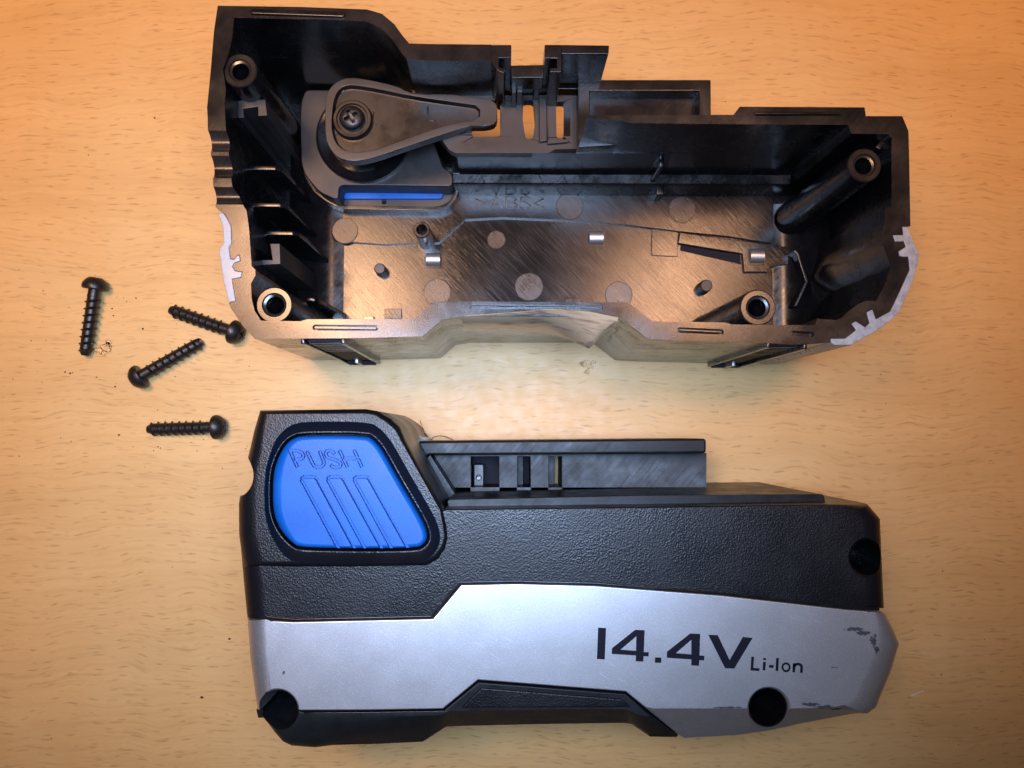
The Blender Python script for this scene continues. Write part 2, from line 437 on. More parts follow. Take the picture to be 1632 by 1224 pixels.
Cpoly = w42(out_right)+w42(out_left)+w42(rail_top)+w42(inn_left)+w42(inn_rest)
zs = 27.0
y_out = U(940, 184, H).y; y_in = U(935, 198, H).y
# finger grip dips: horizontal cylinders through the left wall
def cyl_x(x0, x1, y, z, r, n=20):
    b = B(); ra = [b.verts.new((x0, y+r*math.cos(2*math.pi*i/n), z+r*math.sin(2*math.pi*i/n))) for i in range(n)]
    rb = [b.verts.new((x1, y+r*math.cos(2*math.pi*i/n), z+r*math.sin(2*math.pi*i/n))) for i in range(n)]
    band(b, ra, rb); b.faces.new(list(reversed(ra))); b.faces.new(rb); return b
dips = []
for ya, yb in ((208, 242), (248, 284), (298, 326)):
    wa, wb = U(340, ya).y, U(340, yb).y
    r = (wa-wb)/2*1.12; dips.append(cyl_x(U(300, 0).x, U(378 if ya < 290 else 394, 0).x, (wa+wb)/2, H+r*.42, r))
# grooves in the parting face
GROOVES = [((503, 522), (598, 523), 1.05), ((1084, 526), (1149, 529), .95), ((1265, 531), (1293, 533), .85)]
def groovecut(a, c, wd): return prism(stadium(U(*a), U(*c), wd), H-1.0, H+.8)
gc = [groovecut(*g) for g in GROOVES]
gp = rounded(UL([(749, 484), (961, 487), (961, 494), (749, 492)]), .2, 2)
gc.append(prism(gp, H-.8, H+.8))
up = obj('side_wall', prism(Cpoly, zs, H), 'rim', T1, .16, 2, cuts=dips+gc)
# inner tongues standing in the grooves
for (a, c, wd) in GROOVES[:2]:
    obj('locating_rib', prism(stadium(U(*a), U(*c), wd-.55), H-1.2, H+.05), 'rim', T1, .08)
obj('locating_rib', prism(offset(ccw(UL([(749, 484), (961, 487), (961, 494), (749, 492)])), -.22), H-1.0, H-.05), 'inner', T1, .06)
for a, c, wd in (((404, 20), (546, 25), 1.0), ((1204, 182), (1336, 182), .55)):
    obj('locating_rib', prism(stadium(U(*a), U(*c), wd), H-.3, H+.55), 'gloss', T1, .2, 2)
# lower part of the wall: closed ring, outside glossy
lo_out = w42(out_right[1:])+w42(out_left)+[Vector((-7.2, y_out)), Vector((16, y_out))]
lo_inn = w42(inn_left)[1:]+w42(inn_rest[:-5])+[Vector((16, y_in)), Vector((-8.8, y_in)), w42([(645, 96)])[0]]
b = B()
lo = ccw(lo_out)
bot = [Vector((p.x, p.y)) for p in offset(lo, -.0)]
add_prism(b, lo_out, 0.3, zs-.02, [ccw(lo_inn)])
obj('lower_side_wall', b, 'gloss', T1, .12, 1)
# outer skins on the long front face give the glossy moulded surface its draft
# --- floor
fl_poly = offset(ccw(lo_inn), .25)
obj('floor_panel', prism(fl_poly, 0.6, 4.0), 'floor', T1, 0)
step = [(544, 384), (612, 389), (700, 386), (741, 349), (800, 346), (900, 350), (1000, 358), (1080, 368), (1160, 376), (1228, 387)]
stp = UL(step, 5.1)
hi = ccw(stp+[Vector((59.6, stp[-1].y)), Vector((59.6, y_in-.1)), Vector((-11, y_in-.1)), Vector((-18, 62)), Vector((-34.7, 62)), Vector((-34.7, stp[0].y))])
obj('raised_floor', prism(hi, 3.9, 5.1), 'floor', T1, 0)
# fillets between floor and end walls
def fillet(name, xw, xf, y0, y1, zf, zw, n=7):
    b = B(); pr = []
    for i in range(n+1):
        a = math.pi/2*i/n
        pr.append((xf+(xw-xf)*math.sin(a), zf+(zw-zf)*(1-math.cos(a))))
    pr.append((xw, zf-1)); pr.append((xf, zf-1))
    A = [b.verts.new((x, y0, z)) for x, z in pr]; C = [b.verts.new((x, y1, z)) for x, z in pr]
    band(b, A, C); b.faces.new(A); b.faces.new(list(reversed(C)))
    return obj(name, b, 'inner', T1, 0, ang=25)
fillet('end_fillet', -44.0, -34.6, 19.8, 62, 4.0, 14)
fillet('end_fillet', 67.5, 59.5, 19.6, 50.5, 4.0, 16)
# stepped ledge along the back wall
b = B()
xa, xb = U(724, 0, 10).x, U(1246, 0, 10).x
yb = y_in
pr = [(yb+.3, 13.9), (yb+.0, 13.7), (yb-1.7, 13.0), (yb-1.85, 11.0), (yb-1.9, 4.9), (yb+.3, 4.9)]
A = [b.verts.new((xa, y, z)) for y, z in pr]; C = [b.verts.new((xb, y, z)) for y, z in pr]
band(b, A, C); b.faces.new(A); b.faces.new(list(reversed(C)))
obj('wall_ledge', b, 'inner', T1, .3, 3)
# small reinforcing ribs on that wall
for px in (770, 800, 830, 862, 900, 925, 948, 1110, 1130, 1150, 1173, 1195, 1216):
    q = U(px, 284, 12).x
    b = B(); add_prism(b, stroke([Vector((q-.45, yb-.1)), Vector((q+.35, yb-1.6))], .14), 12.0, 13.72)
    obj('wall_rib', b, 'inner', T1, .05, 1)
b = B(); q = U(1053, 262, 22); add_box(b, q.x-.55, q.x+.55, yb-1.3, yb+.2, 5, 23)
obj('wall_post', b, 'inner', T1, .25)
b = B(); q = U(1050, 318, 8); add_box(b, q.x-.9, q.x+.9, yb-3.0, yb-1.1, 5, 9.5)
obj('wall_post_foot', b, 'inner', T1, .3)
# --- ejector marks
for px, py, r, z in ((550, 368, 21, 5.1), (908, 329, 22, 5.1), (1087, 334, 22, 5.1), (697, 466, 22, 4.0), (843, 457, 23, 4.0), (986, 470, 22, 4.0), (791, 382, 15, 4.0)):
    c = U(px, py, z); b = B()
    rr = r/7.35
    add_lathe(b, [(0, z-.3), (rr, z-.3), (rr, z+.06), (rr-.12, z+.14), (0, z+.12)], c, 36)
    obj('ejector_mark', b, 'mark', T1, 0, ang=8)
# faint raised panels on the floor
obj('floor_pad', prism(UL([(1039, 362), (1081, 366), (1080, 409), (1038, 407)], 4.3), 3.9, 4.35), 'floor', T1, .12)
obj('floor_pad', prism(UL([(1083, 370), (1258, 394), (1262, 421), (1228, 426), (1224, 434), (1186, 434), (1183, 405), (1080, 388)], 4.9), 3.9, 5.0), 'floor', T1, .2)
obj('floor_recess', prism(UL([(1085, 391), (1180, 407), (1181, 421), (1084, 399)], 4.2), 3.9, 4.12), 'ink', T1, .03)
b = B()
pts = [(1266, 398), (1272, 404), (1286, 448), (1276, 470), (1268, 488)]
add_prism(b, stroke([U(x, y, 9) for x, y in pts], .7), 4, 9)
obj('corner_rib', b, 'floor', T1, .2)
# --- silvered lugs of the cover showing through windows
for px, py, wd, hg in ((690, 412, 24, 21), (951, 377, 24, 22), (1206, 408, 24, 22)):
    c = U(px, py, 5.2); ww, hh = wd/7.4/2, hg/7.4/2
    fz = 5.0 if px == 1206 else 4.0
    f = B(); add_prism(f, rounded(V2([(c.x-ww-.35, c.y-hh-.6), (c.x+ww+.35, c.y-hh-.6), (c.x+ww+.35, c.y+hh+.2), (c.x-ww-.35, c.y+hh+.2)]), .2, 2), fz-.1, fz+.05)
    fr = obj('window_recess', f, 'gloss', T1, 0)
    b = B(); n_ = 14; prof = []
    for i in range(n_+1):
        a = math.pi*i/n_; prof.append((c.y+hh*1.0*math.cos(a), fz+1.3*math.sin(a)))
    A = [b.verts.new((c.x-ww*.95, y, z)) for y, z in prof]; C = [b.verts.new((c.x+ww*.95, y, z)) for y, z in prof]
    band(b, A, C); b.faces.new(A); b.faces.new(list(reversed(C)))
    obj('silver_lug', b, 'silver_plain', T1, .08, ang=50)
b = B(); add_prism(b, UL([(613, 492), (640, 492), (640, 508), (613, 508)], 4.4), 3.9, 4.5); obj('floor_pad', b, 'mark', T1, .1)
b = B(); add_prism(b, UL([(900, 474), (926, 475), (927, 483), (900, 483)], 4.6), 3.9, 5.0); obj('floor_pad', b, 'gloss', T1, .1)
b = B(); add_prism(b, UL([(580, 504), (596, 504), (596, 512), (580, 512)], 4.6), 3.9, 5.0); obj('floor_pad', b, 'gloss', T1, .1)
# --- pins and tube
for px, py, r in ((605, 428, 9), (1126, 455, 10)):
    c = U(px, py, 7.5); rr = r/7.5
    b = B(); add_lathe(b, [(0, 3.9), (rr+.1, 3.9), (rr, 7.3), (rr-.2, 7.5), (0, 7.5)], c, 24)
    obj('locating_pin', b, 'mattegrey', T1, 0, ang=30)
c = U(672, 366, 14)
b = B(); add_lathe(b, [(1.95, 3.9), (1.75, 13.7), (1.6, 14), (1.15, 14), (1.0, 13.8), (1.0, 5), (0, 5)], c, 28)
obj('locating_tube', b, 'inner', T1, 0, ang=50)
# --- four screw posts
for px, py, r in ((382, 112, 28), (437, 486, 29), (1378, 263, 28), (1208, 490, 29)):
    c = U(px, py, 41.2); rr = r/9.25
    b = B()
    add_lathe(b, [(rr+.75, 3.9), (rr+.1, 39), (rr, 41.0), (rr-.2, 41.2), (rr*.68, 41.2), (rr*.64, 41.05), (rr*.64, 40.7), (rr*.50, 40.6)]
              + [(rr*(.50-.05*(k % 2)), 39.6-.45*k) for k in range(1, 22)] + [(rr*.45, 27), (0, 27)], c, 40)
    ps = obj('screw_post', b, 'rim', T1, 0, ang=32, side='inner', sidez=.0009)
c = U(1378, 263, 38); d = U(1410, 221, 38)
b = B(); add_prism(b, stroke([c.lerp(d, .6), d], .9), 4, 38.5); obj('post_rib', b, 'inner', T1, .1)
# --- slotted rails and ribs along the left wall
obj('cell_guide', prism(UL([(376, 160), (423, 158), (426, 184), (411, 185), (411, 170), (387, 173), (389, 187), (379, 188), (378, 181)], 35), 4, 35), 'mattegrey', T1, .12)
obj('cell_guide', prism(UL([(399, 390), (409, 390), (411, 414), (434, 414), (430, 388), (446, 388), (447, 421), (402, 423)], 35), 4, 35), 'mattegrey', T1, .12)
for ypx, x0, x1, z in ((267, 386, 447, 30), (326, 396, 455, 30), (371, 414, 475, 30), (477, 470, 506, 26)):
    a = U(x0, ypx, z); c = U(x1, ypx, z)
    b = B(); pr = [(-46.5, 4), (c.x+.4, 4), (c.x+.3, z-6), (c.x, z-1.2), (c.x-1.0, z-.2), (a.x, z), (-46.5, z-2)]
    if ypx == 477: pr = [(a.x+1.2, 4), (c.x+1.4, 4), (c.x+.3, z-5), (c.x, z-1), (c.x-.5, z), (a.x+2.2, z)]
    A = [b.verts.new((x, a.y-.45, zz)) for x, zz in pr]; C = [b.verts.new((x, a.y+.45, zz)) for x, zz in pr]
    band(b, A, C); b.faces.new(A); b.faces.new(list(reversed(C)))
    obj('cell_rib', b, 'inner', T1, .2)
# --- button pocket from the inside
pock = [(486, 145), (493, 143), (560, 143), (640, 170), (690, 222), (707, 268), (717, 272), (722, 281), (721, 297), (541, 295), (539, 316), (533, 317), (509, 306), (495, 290), (485, 277), (480, 259), (478, 188), (480, 161)]
tray = [(482, 262), (486, 284), (500, 306), (520, 322), (544, 333), (700, 335), (720, 326), (731, 306), (733, 286), (729, 262)]
ty = rounded(UL(tray, 8.6), 1.5, 4)
b = B(); add_prism(b, ty, 4.5, 8.6, [offset(ccw(ty), -.75)])
obj('pocket_rim', b, 'inner', T1, .2)
obj('pocket_tray', prism(offset(ccw(ty), -.7), 4.5, 7.2), 'mattegrey', T1, 0)
obj('pocket_block', prism(rounded(UL(pock, 13.5), .9, 3), 4.5, 13.5), 'mattegrey', T1, .25)
b = B(); add_prism(b, rounded(UL([(543, 300), (708, 300), (705, 317), (546, 317)], 8.0), .8, 4), 6.9, 8.0)
obj('blue_button_back', b, 'blue', T1, .25, 3, label='blue strip of the push button seen through the slot')
c = U(612, 322, 7.5); b = B(); add_lathe(b, [(0, 7), (.5, 7), (.5, 7.5), (.35, 7.7), (0, 7.7)], c, 16); obj('locating_pin', b, 'gloss', T1, 0)
# drum, cut straight on the slot side
c = U(578, 216, 15); rr = 76/7.82
dr = [p for p in circle(c, rr, 64)]
ych = U(578, 292, 15).y
dr = [Vector((p.x, max(p.y, ych))) for p in dr]
dd = []
for p in dr:
    if not dd or (p-dd[-1]).length > .05: dd.append(p)
b = B()
r0 = [(p.x, p.y, 13) for p in dd]
def scl(k, z): return [(c.x+(p.x-c.x)*k, c.y+(p.y-c.y)*k, z) for p in dd]
add_loft(b, [r0, scl(1, 14.8), scl(.97, 15.2), scl(.93, 15.0), scl(.72, 14.4), scl(.60, 16.5)])
obj('pivot_drum', b, 'gloss', T1, 0, ang=30)
c2 = U(562, 212, 22)
b = B(); add_lathe(b, [(0, 14), (5.6, 14), (5.0, 16.5), (4.7, 26.5), (0, 26.5)], c2, 48); obj('pivot_column', b, 'gloss', T1, 0, ang=40)
# --- latch lever
LZ = 30.0
lev = [(518, 188), (519, 155), (525, 141), (538, 129), (558, 123), (578, 125), (633, 137), (648, 146), (672, 151), (713, 149), (750, 155), (777, 157), (791, 164), (793, 178), (791, 196), (777, 201), (750, 201), (734, 205), (700, 216), (640, 236), (600, 250), (575, 256), (558, 257), (538, 251), (525, 236), (519, 220)]
levi = [(533, 172), (535, 160), (540, 147), (549, 140), (562, 138), (600, 144), (656, 156), (740, 168), (762, 171), (762, 188), (726, 193), (690, 203), (640, 221), (600, 235), (575, 240), (556, 239), (541, 231), (534, 218), (531, 200)]
L_o = chaikin(UL(lev, LZ), 1); L_i = offset(ccw(chaikin(UL(levi, LZ), 1)), .35)
lv = bpy.data.objects.new('latch_lever', None)
bpy.data.objects.remove(lv)
b = B(); add_prism(b, L_o, LZ-4.2, LZ-1.1); add_prism(b, L_o, LZ-1.12, LZ, [ccw(L_i)])
b.free()
b = B()
lo_ = ccw(L_o); li_ = ccw(L_i)
vo0 = [b.verts.new((p.x, p.y, LZ-2.7)) for p in lo_]; vo1 = [b.verts.new((p.x, p.y, LZ)) for p in lo_]
vi1 = [b.verts.new((p.x, p.y, LZ)) for p in li_]; vi0 = [b.verts.new((p.x, p.y, LZ-1.2)) for p in offset(li_, -.25)]
band(b, vo0, vo1); band(b, vi1, vi0); cap(b, [vo1, vi1], 0, True); cap(b, [vi0], 0, True); cap(b, [vo0], 0, False)
lever = obj('latch_lever', b, 'mattegrey', T1, .22, 2, side='lever', sidez=.0004)
# bead along the lever's inner edge, hub and screw
c = U(561, 189, LZ); b = B()
add_lathe(b, [(0, LZ-1.3), (3.85, LZ-1.3), (3.7, LZ-.25), (3.5, LZ-.05), (3.0, LZ-.05), (2.85, LZ-.5), (0, LZ-.5)], c, 40)
obj('hub', b, 'lever', lever, 0, ang=40)
b = B()
add_lathe(b, [(0, LZ-.6), (2.3, LZ-.6), (2.35, LZ+.3), (2.15, LZ+.95), (1.6, LZ+1.35), (.0, LZ+1.45)], c, 40)
cc = []
for k in range(2):
    a = .5+k*math.pi/2; d = Vector((math.cos(a), math.sin(a)))
    cc.append(prism(rounded(stroke([c-d*1.45, c+d*1.45], .72), .2, 2), LZ-.2, LZ+3))
cone = B(); add_lathe(cone, [(0, LZ-.4), (.45, LZ-.2), (.85, LZ+3), (0, LZ+3)], c, 16); cc.append(cone)
obj('lever_screw', b, 'screw', lever, .07, 2, cuts=cc)
for pts, wd in (([(543, 148), (549, 142), (557, 140)], .45), ([(566, 215), (577, 212), (585, 203)], .5), ([(596, 178), (594, 190), (600, 200), (607, 201)], .14), ([(682, 170), (682, 191), (693, 193)], .22), ([(532, 217), (545, 210), (556, 203)], .12)):
    b = B(); add_prism(b, stroke(UL(pts, LZ-1.1), wd), LZ-1.25, LZ-1.02); obj('raised_mark', b, 'lever', lever, .03, 1)
# --- terminal plate with its three slots (real holes down to the table)
PZ = 27.0
plate = UL([(648, 152), (921, 152), (921, 237), (884, 238), (873, 244), (726, 244), (716, 239), (700, 216), (664, 180)], PZ)
slots = [rounded(UL([(750, 160), (797, 160), (797, 218), (752, 218)], PZ), .6), rounded(UL([(834, 160), (850, 160), (853, 192), (849, 222), (838, 222), (833, 192)], PZ), .6), rounded(UL([(886, 162), (900, 162), (899, 220), (887, 220)], PZ), .5)]
b = B(); add_prism(b, plate, PZ-2.4, PZ, slots)
obj('terminal_plate', b, 'mattegrey', T1, .18)
b = B(); add_prism(b, UL([(898, 166), (909, 166), (909, 217), (899, 217)], PZ), PZ-.05, PZ+.04); obj('slot_shade_patch', b, 'gloss', T1, 0)  # flat black patch standing in for the shade beside the third slot
for pts in ([(859, 155), (871, 155), (872, 224), (860, 226)], [(872, 200), (873, 224), (905, 222), (905, 226), (873, 229)]):
    obj('plate_rib', prism(UL(pts, PZ+1), PZ, PZ+1.0), 'mattegrey', T1, .15)
# slotted posts either side of the notch
obj('terminal_post', prism(UL([(782.6, 71), (815, 71), (815, 92), (795, 92), (795, 107), (806, 110), (803, 117), (793, 113), (782.6, 98)]), PZ-2.4, H-.02), 'rim', T1, .15)
obj('terminal_post', prism(UL([(868, 71), (895, 71), (895, 115), (876, 115), (877, 108), (888, 108), (888, 93), (868, 93)]), PZ-2.4, H), 'rim', T1, .15)
obj('notch_bar', prism(UL([(814, 104), (867, 103), (866, 124), (815, 124)], 38), PZ+6, 38), 'rim', T1, .15)
obj('notch_back', prism(UL([(814, 104), (867, 103), (867, 114), (814, 114)], 37), PZ-2.4, PZ+6.1), 'inner', T1, .1)
for x0, y0, x1, y1 in ((824, 128, 833, 147), (851, 128, 860, 139)):
    obj('notch_tab', prism(UL([(x0, y0), (x1, y0), (x1, y1), (x0, y1)], 33), PZ-1, 33), 'rim', T1, .1)
b = B(); add_prism(b, UL([(815, 150), (822, 150), (822, 168), (815, 168)], 28), PZ, 34); obj('notch_tab', b, 'inner', T1, .1)
obj('rail_wing', prism(UL([(894.6, 71), (971, 72), (970, 86), (894.6, 86)]), 30.0, H-.02), 'rim', T1, .15)
# outer rail wall below the notch and wing
ro = U(680, 70, H).y; ri = U(680, 84, H).y
xr = U(1133, 127, 30).x
b = B(); add_box(b, U(658, 70).x, U(921, 0, 27).x-.02, ri, ro-.1, PZ-6, PZ-.03); obj('rail_outer_wall', b, 'inner', T1, .15)
b = B(); add_box(b, U(868, 70).x, U(921, 0, 27).x+.3, ri+.2, ro-.15, PZ-.03, 30.2); obj('rail_outer_wall', b, 'inner', T1, .12)
# rail box
RZ = 30.0
rb = UL([(921, 127), (1133, 127), (1133, 200), (921, 240)], RZ)
rb[2].y = y_out+.05; rb[3].y = y_in+.1
hole = UL([(940, 145), (1114, 145), (1114, 187), (940, 187)], RZ)
hole[2].y = y_out+.4; hole[3].y = y_out+.4
b = B(); add_prism(b, rb, 24.5, RZ, [ccw(hole)]); obj('rail_box', b, 'rim', T1, .18)
b = B(); add_prism(b, offset(ccw(hole), .2), 24.6, 26.4); obj('rail_box_floor', b, 'rim', T1, 0)
c = U(1010, 186, 26.4); b = B(); add_lathe(b, [(0, 26.2), (2.6, 26.2), (2.6, 26.42), (2.5, 26.5), (0, 26.5)], (c.x, c.y+.3), 36)
obj('ejector_mark', b, 'rim', T1, 0, ang=50)
# --- white worn cover edge set into the wall (dovetail profile)
wr = [(1438, 361), (1448, 362), (1455, 383), (1465, 405), (1463, 420), (1455, 447), (1435, 494), (1423, 508), (1396, 528), (1369, 543), (1357, 550), (1330, 550), (1324, 546), (1324, 539.6), (1347, 539.6), (1364.6, 526), (1357, 516), (1364, 511.6), (1379, 521.8), (1385.8, 515), (1381, 497.6), (1390.5, 493), (1396, 508.8), (1418.6, 496.6), (1428.8, 476), (1449.8, 430), (1447.8, 409), (1440, 409.4), (1433.6, 408), (1432, 400.4), (1443.6, 393.6), (1440.4, 384.4), (1426.6, 385.4), (1422.8, 374.6), (1439.6, 374.4)]
obj('cover_edge', prism(UL(wr), 3, H+.06), 'white_edge', T1, .14, 2, label='pale worn cover edge on the right end')
wlf = [(347, 339.6), (356, 339), (362.4, 349), (368.4, 361), (369, 388), (364.4, 393), (367, 412.6), (373, 413.6), (378, 406.6), (381.4, 406.6), (383.2, 415.4), (372.6, 419.4), (370.4, 425), (374.6, 431.6), (386.4, 433.4), (383.4, 442.4), (369.4, 444.4), (375.4, 479.6), (364.6, 482), (357, 451), (353, 427), (349, 398), (357, 386), (355, 361)]
obj('cover_edge', prism(UL(wlf), 3, H+.05), 'white_edge', T1, .14, 2, label='pale worn cover edge on the left end')
# inset of dull plastic between
obj('grip_block', prism(UL([(369.6, 341), (395, 338), (397, 392), (371, 392)], 41), 20, 41), 'mattegrey', T1, .15)
# knurled crescents beside two posts
for cx, cy, r in ((447, 486, 38), (1206, 501, 37)):
    c = U(cx, cy); rr = r/9.32
    lowy = U(cx, 511 if cx < 1000 else 518).y-.2
    pts = [p for p in circle(c, rr, 72) if p.y < lowy]
    pts.sort(key=lambda p: p.x)
    b = B(); add_prism(b, pts, H-.4, H+.05)
    a0 = min(p.y for p in pts)
    for j in range(9):
        for i in range(26):
            x = c.x-rr+i*.32+(j % 2)*.16; y = lowy-.2-j*.30
            if (Vector((x, y))-c).length < rr-.2 and y > a0:
                add_prism(b, V2([(x-.13, y), (x, y-.11), (x+.13, y), (x, y+.11)]), H+.04, H+.13)
    obj('knurled_patch', b, 'rim', T1, 0)
# --- outside of the front wall: screw channels between two ribs, tape, slot line
for x0, x1 in ((482, 546), (1226, 1284)):
    a = U(x0, 541 if x0 < 800 else 547); d = U(x1, 541 if x0 < 800 else 550)
    for q in (a, d):
        b = B(); add_box(b, q.x-.33, q.x+.33, q.y-.75, q.y+.3, .5, H-.15); obj('channel_rib', b, 'gloss', T1, .12)
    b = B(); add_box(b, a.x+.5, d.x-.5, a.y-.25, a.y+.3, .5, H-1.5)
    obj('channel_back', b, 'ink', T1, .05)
    for k in range(6):
        b = B(); add_box(b, a.x+.5, d.x-.5, a.y-.45, a.y-.2, H-3-k*2.6, H-2.3-k*2.6); obj('channel_fin', b, 'gloss', T1, .06, 1)
    b = B(); add_box(b, a.x+.5, d.x-.5, a.y-1.0, a.y-.2, .5, 3.5); obj('channel_foot', b, 'ink', T1, .12)
    b = B(); m_ = (a.x+d.x)/2; add_box(b, m_-.35, m_+.35, a.y-1.25, a.y-.2, 2, 9); obj('channel_clip', b, 'silver_plain', T1, .1)
# curled tape strip stuck to the outside under the middle of the rim
b = B(); NX, NZ = 30, 7
def lerpl(tab, u):
    for q0, q1 in zip(tab, tab[1:]):
        if u <= q1[0]+1e-9:
            t = (u-q0[0])/(q1[0]-q0[0]); t2 = t
            return [x0+(x1-x0)*t2 for x0, x1 in zip(q0[1:], q1[1:])]
TOP = [(0, 737, 504, 42.0), (.28, 800, 500, 42.4), (.52, 870, 493.5, 42.9), (.62, 895, 493, 43.0), (.8, 940, 497, 42.6), (1, 985, 506, 42.1)]
BOT = [(0, 739, 527, 31), (.28, 800, 528, 31), (.52, 865, 530, 31.5), (.68, 905, 541, 34), (.84, 940, 556, 37), (1, 983, 508, 41.6)]
rows = []
for j_ in range(NZ+1):
    row = []; v = j_/NZ
    for i_ in range(NX+1):
        u = i_/NX; a_ = lerpl(TOP, u); c_ = lerpl(BOT, u)
        P0 = U(a_[0], a_[1], a_[2]); P1 = U(c_[0], c_[1], c_[2])
        q = P0.lerp(P1, v); z = a_[2]+(c_[2]-a_[2])*(v**1.3); q.y -= .5*math.sin(v*math.pi)
        row.append(b.verts.new((q.x, q.y, z)))
    rows.append(row)
for r1, r2 in zip(rows, rows[1:]):
    for i_ in range(NX): b.faces.new((r1[i_], r1[i_+1], r2[i_+1], r2[i_]))
o = obj('tape_strip', b, 'tape', T1, 0, label='curling strip of tan tape on the outside below the middle of the rim')
m = o.modifiers.new('thick', 'SOLIDIFY'); m.thickness = .12*MM
# ABS mark on the floor: raised strokes
S = 1/4.08
def zp(X, Y, ox, oy): return (ox+X*S, oy+Y*S)
ABS = [[(315, 148), (375, 175), (318, 205)], [(405, 210), (452, 132), (492, 212)], [(425, 185), (478, 185)], [(520, 212), (515, 135), (560, 135), (582, 152), (562, 170), (520, 172)], [(562, 170), (590, 190), (570, 212), (520, 213)],
       [(672, 145), (645, 132), (615, 140), (612, 160), (645, 172), (675, 190), (660, 212), (630, 214), (605, 200)], [(762, 148), (700, 178), (765, 205)]]
b = B()
for st in ABS:
    p = [U(*zp(X, Y, 680, 280), 5.2) for X, Y in st]
    add_prism(b, stroke(p, .24), 5.0, 5.30)
obj('material_mark', b, 'mark', T1, .07, label='raised >ABS< mark on the inner floor')
# ================================================================== LOWER: CLOSED HALF
T2 = thing('closed_battery_case_half', 'black and silver battery case half lying outside up, with blue PUSH button and print', 'battery case', (o_low.x, o_low.y, 0), 'battery case halves')
ZB = 42.0
def shell(verts, zt, zbot=.05, n=6, top_holes=()):
    """verts: (top px, top py, side px, side py, side z, kind) ccw or cw; kind r=rounded c=chamfer v=vertical (side ignored)"""
    P = []
    for v in verts:
        T = U(v[0], v[1], zt)
        if len(v) == 2: Sx, zz, k = T.copy(), zt-.25, 'v'
        else: Sx, zz, k = U(v[2], v[3], v[4]), v[4], v[5]
        P.append((T, Sx, zz, k))
    if sum(P[i][0].x*P[(i+1) % len(P)][0].y-P[(i+1) % len(P)][0].x*P[i][0].y for i in range(len(P))) < 0: P.reverse()
    inner = offset([p[0] for p in P], -.22)
    rings = []
    for s_ in range(n+1):
        a = math.pi/2*s_/n; r = []
        for i, (T, Sx, zz, k) in enumerate(P):
            if k == 'r': q = T+(Sx-T)*math.sin(a); z = zt-(zt-zz)*(1-math.cos(a))
            elif k == 'c': q = T+(Sx-T)*(s_/n); z = zt-(zt-zz)*(s_/n)
            else: q = inner[i]+(T-inner[i])*math.sin(a); z = zt-(zt-zz)*(1-math.cos(a))
            r.append((q.x, q.y, z))
        rings.append(r)
    rings.append([(p[1].x, p[1].y, zbot) for p in P])
    rings.reverse()
    b = B(); add_loft(b, rings, ()); return b
def hole(px, py, z, r, zb, zt=60, flare=.5, ztop=ZB):
    b = B(); c = U(px, py, z); n_ = 40
    add_lathe(b, [(0, zb), (r, zb), (r, ztop-flare), (r+flare, ztop+.05), (r+flare, zt), (0, zt)], c, n_); return b
HL = lambda: hole(441, 1134, ZB, 3.45, 18)
HR = lambda: hole(1226, 1130, ZB, 3.35, 16)
HD = lambda: hole(1376, 886, 40, 3.0, 22)
HN = lambda: hole(384, 757, 38, 3.6, 6, ztop=59.5)
BT = [(478, 694), (583, 694), (595, 702), (608, 718), (635, 767), (674, 833), (681, 856), (676, 868), (662, 876), (478, 875), (463, 868), (443, 848), (431, 821), (429, 789), (431, 752), (439, 728), (451, 708), (463, 699)]
bt = ccw(chaikin(UL(BT, 42.2), 2))
def voff(poly, lo_, hi_):
    a = offset(poly, lo_); c_ = offset(poly, hi_); xl_, xh_ = U(432, 0, 42).x, U(500, 0, 42).x
    out = []
    for p, q, o_ in zip(a, c_, poly):
        t = min(1, max(0, (o_.x-xl_)/(xh_-xl_))); t = t*t*(3-2*t); out.append(p.lerp(q, t))
    return out
def wellcut():
    q = B(); add_prism(q, offset(bt, 1.6), 35, 60); return q
# main black housing (textured): top edge under the ledge, down to the silver line
body = [(712, 812), (1040, 808), (1314, 806, 1314, 803, 41, 'r'), (1340, 807, 1351, 803, 40, 'r'), (1362, 814, 1379, 802, 38, 'r'), (1374, 830, 1398, 825, 37, 'r'), (1378, 884, 1400, 884, 37, 'r'), (1381, 963, 1404, 966, 37, 'r'),
        (1378, 970.5), (1344, 967.5), (1246, 956.5), (1148, 945.5), (1100, 941.5), (1050, 938), (945, 930), (822, 927), (733, 928.5), (688, 983), (591, 985), (468, 988), (435, 986.5), (424, 984, 397, 978.5, 36, 'r'),
        (421, 930, 392, 930, 36, 'r'), (415, 900, 386, 860, 36, 'r'), (430, 897)]
body_obj = obj('main_housing', shell(body, ZB), 'leather', T2, 0, cuts=[HD(), wellcut()], ang=28)
# grooved lip between black and silver
lip = [(397, 978), (424, 984), (468, 988.4), (591, 985.6), (688, 983.4), (733, 929), (822, 927.4), (945, 930.4), (1050, 938.4), (1148, 946), (1246, 957), (1344, 968), (1402, 971)]
b = B(); add_prism(b, stroke([U(x, y, ZB) for x, y in lip[1:]], .55), 30, ZB+.06); obj('parting_bead', b, 'gloss', T2, .16, 2)
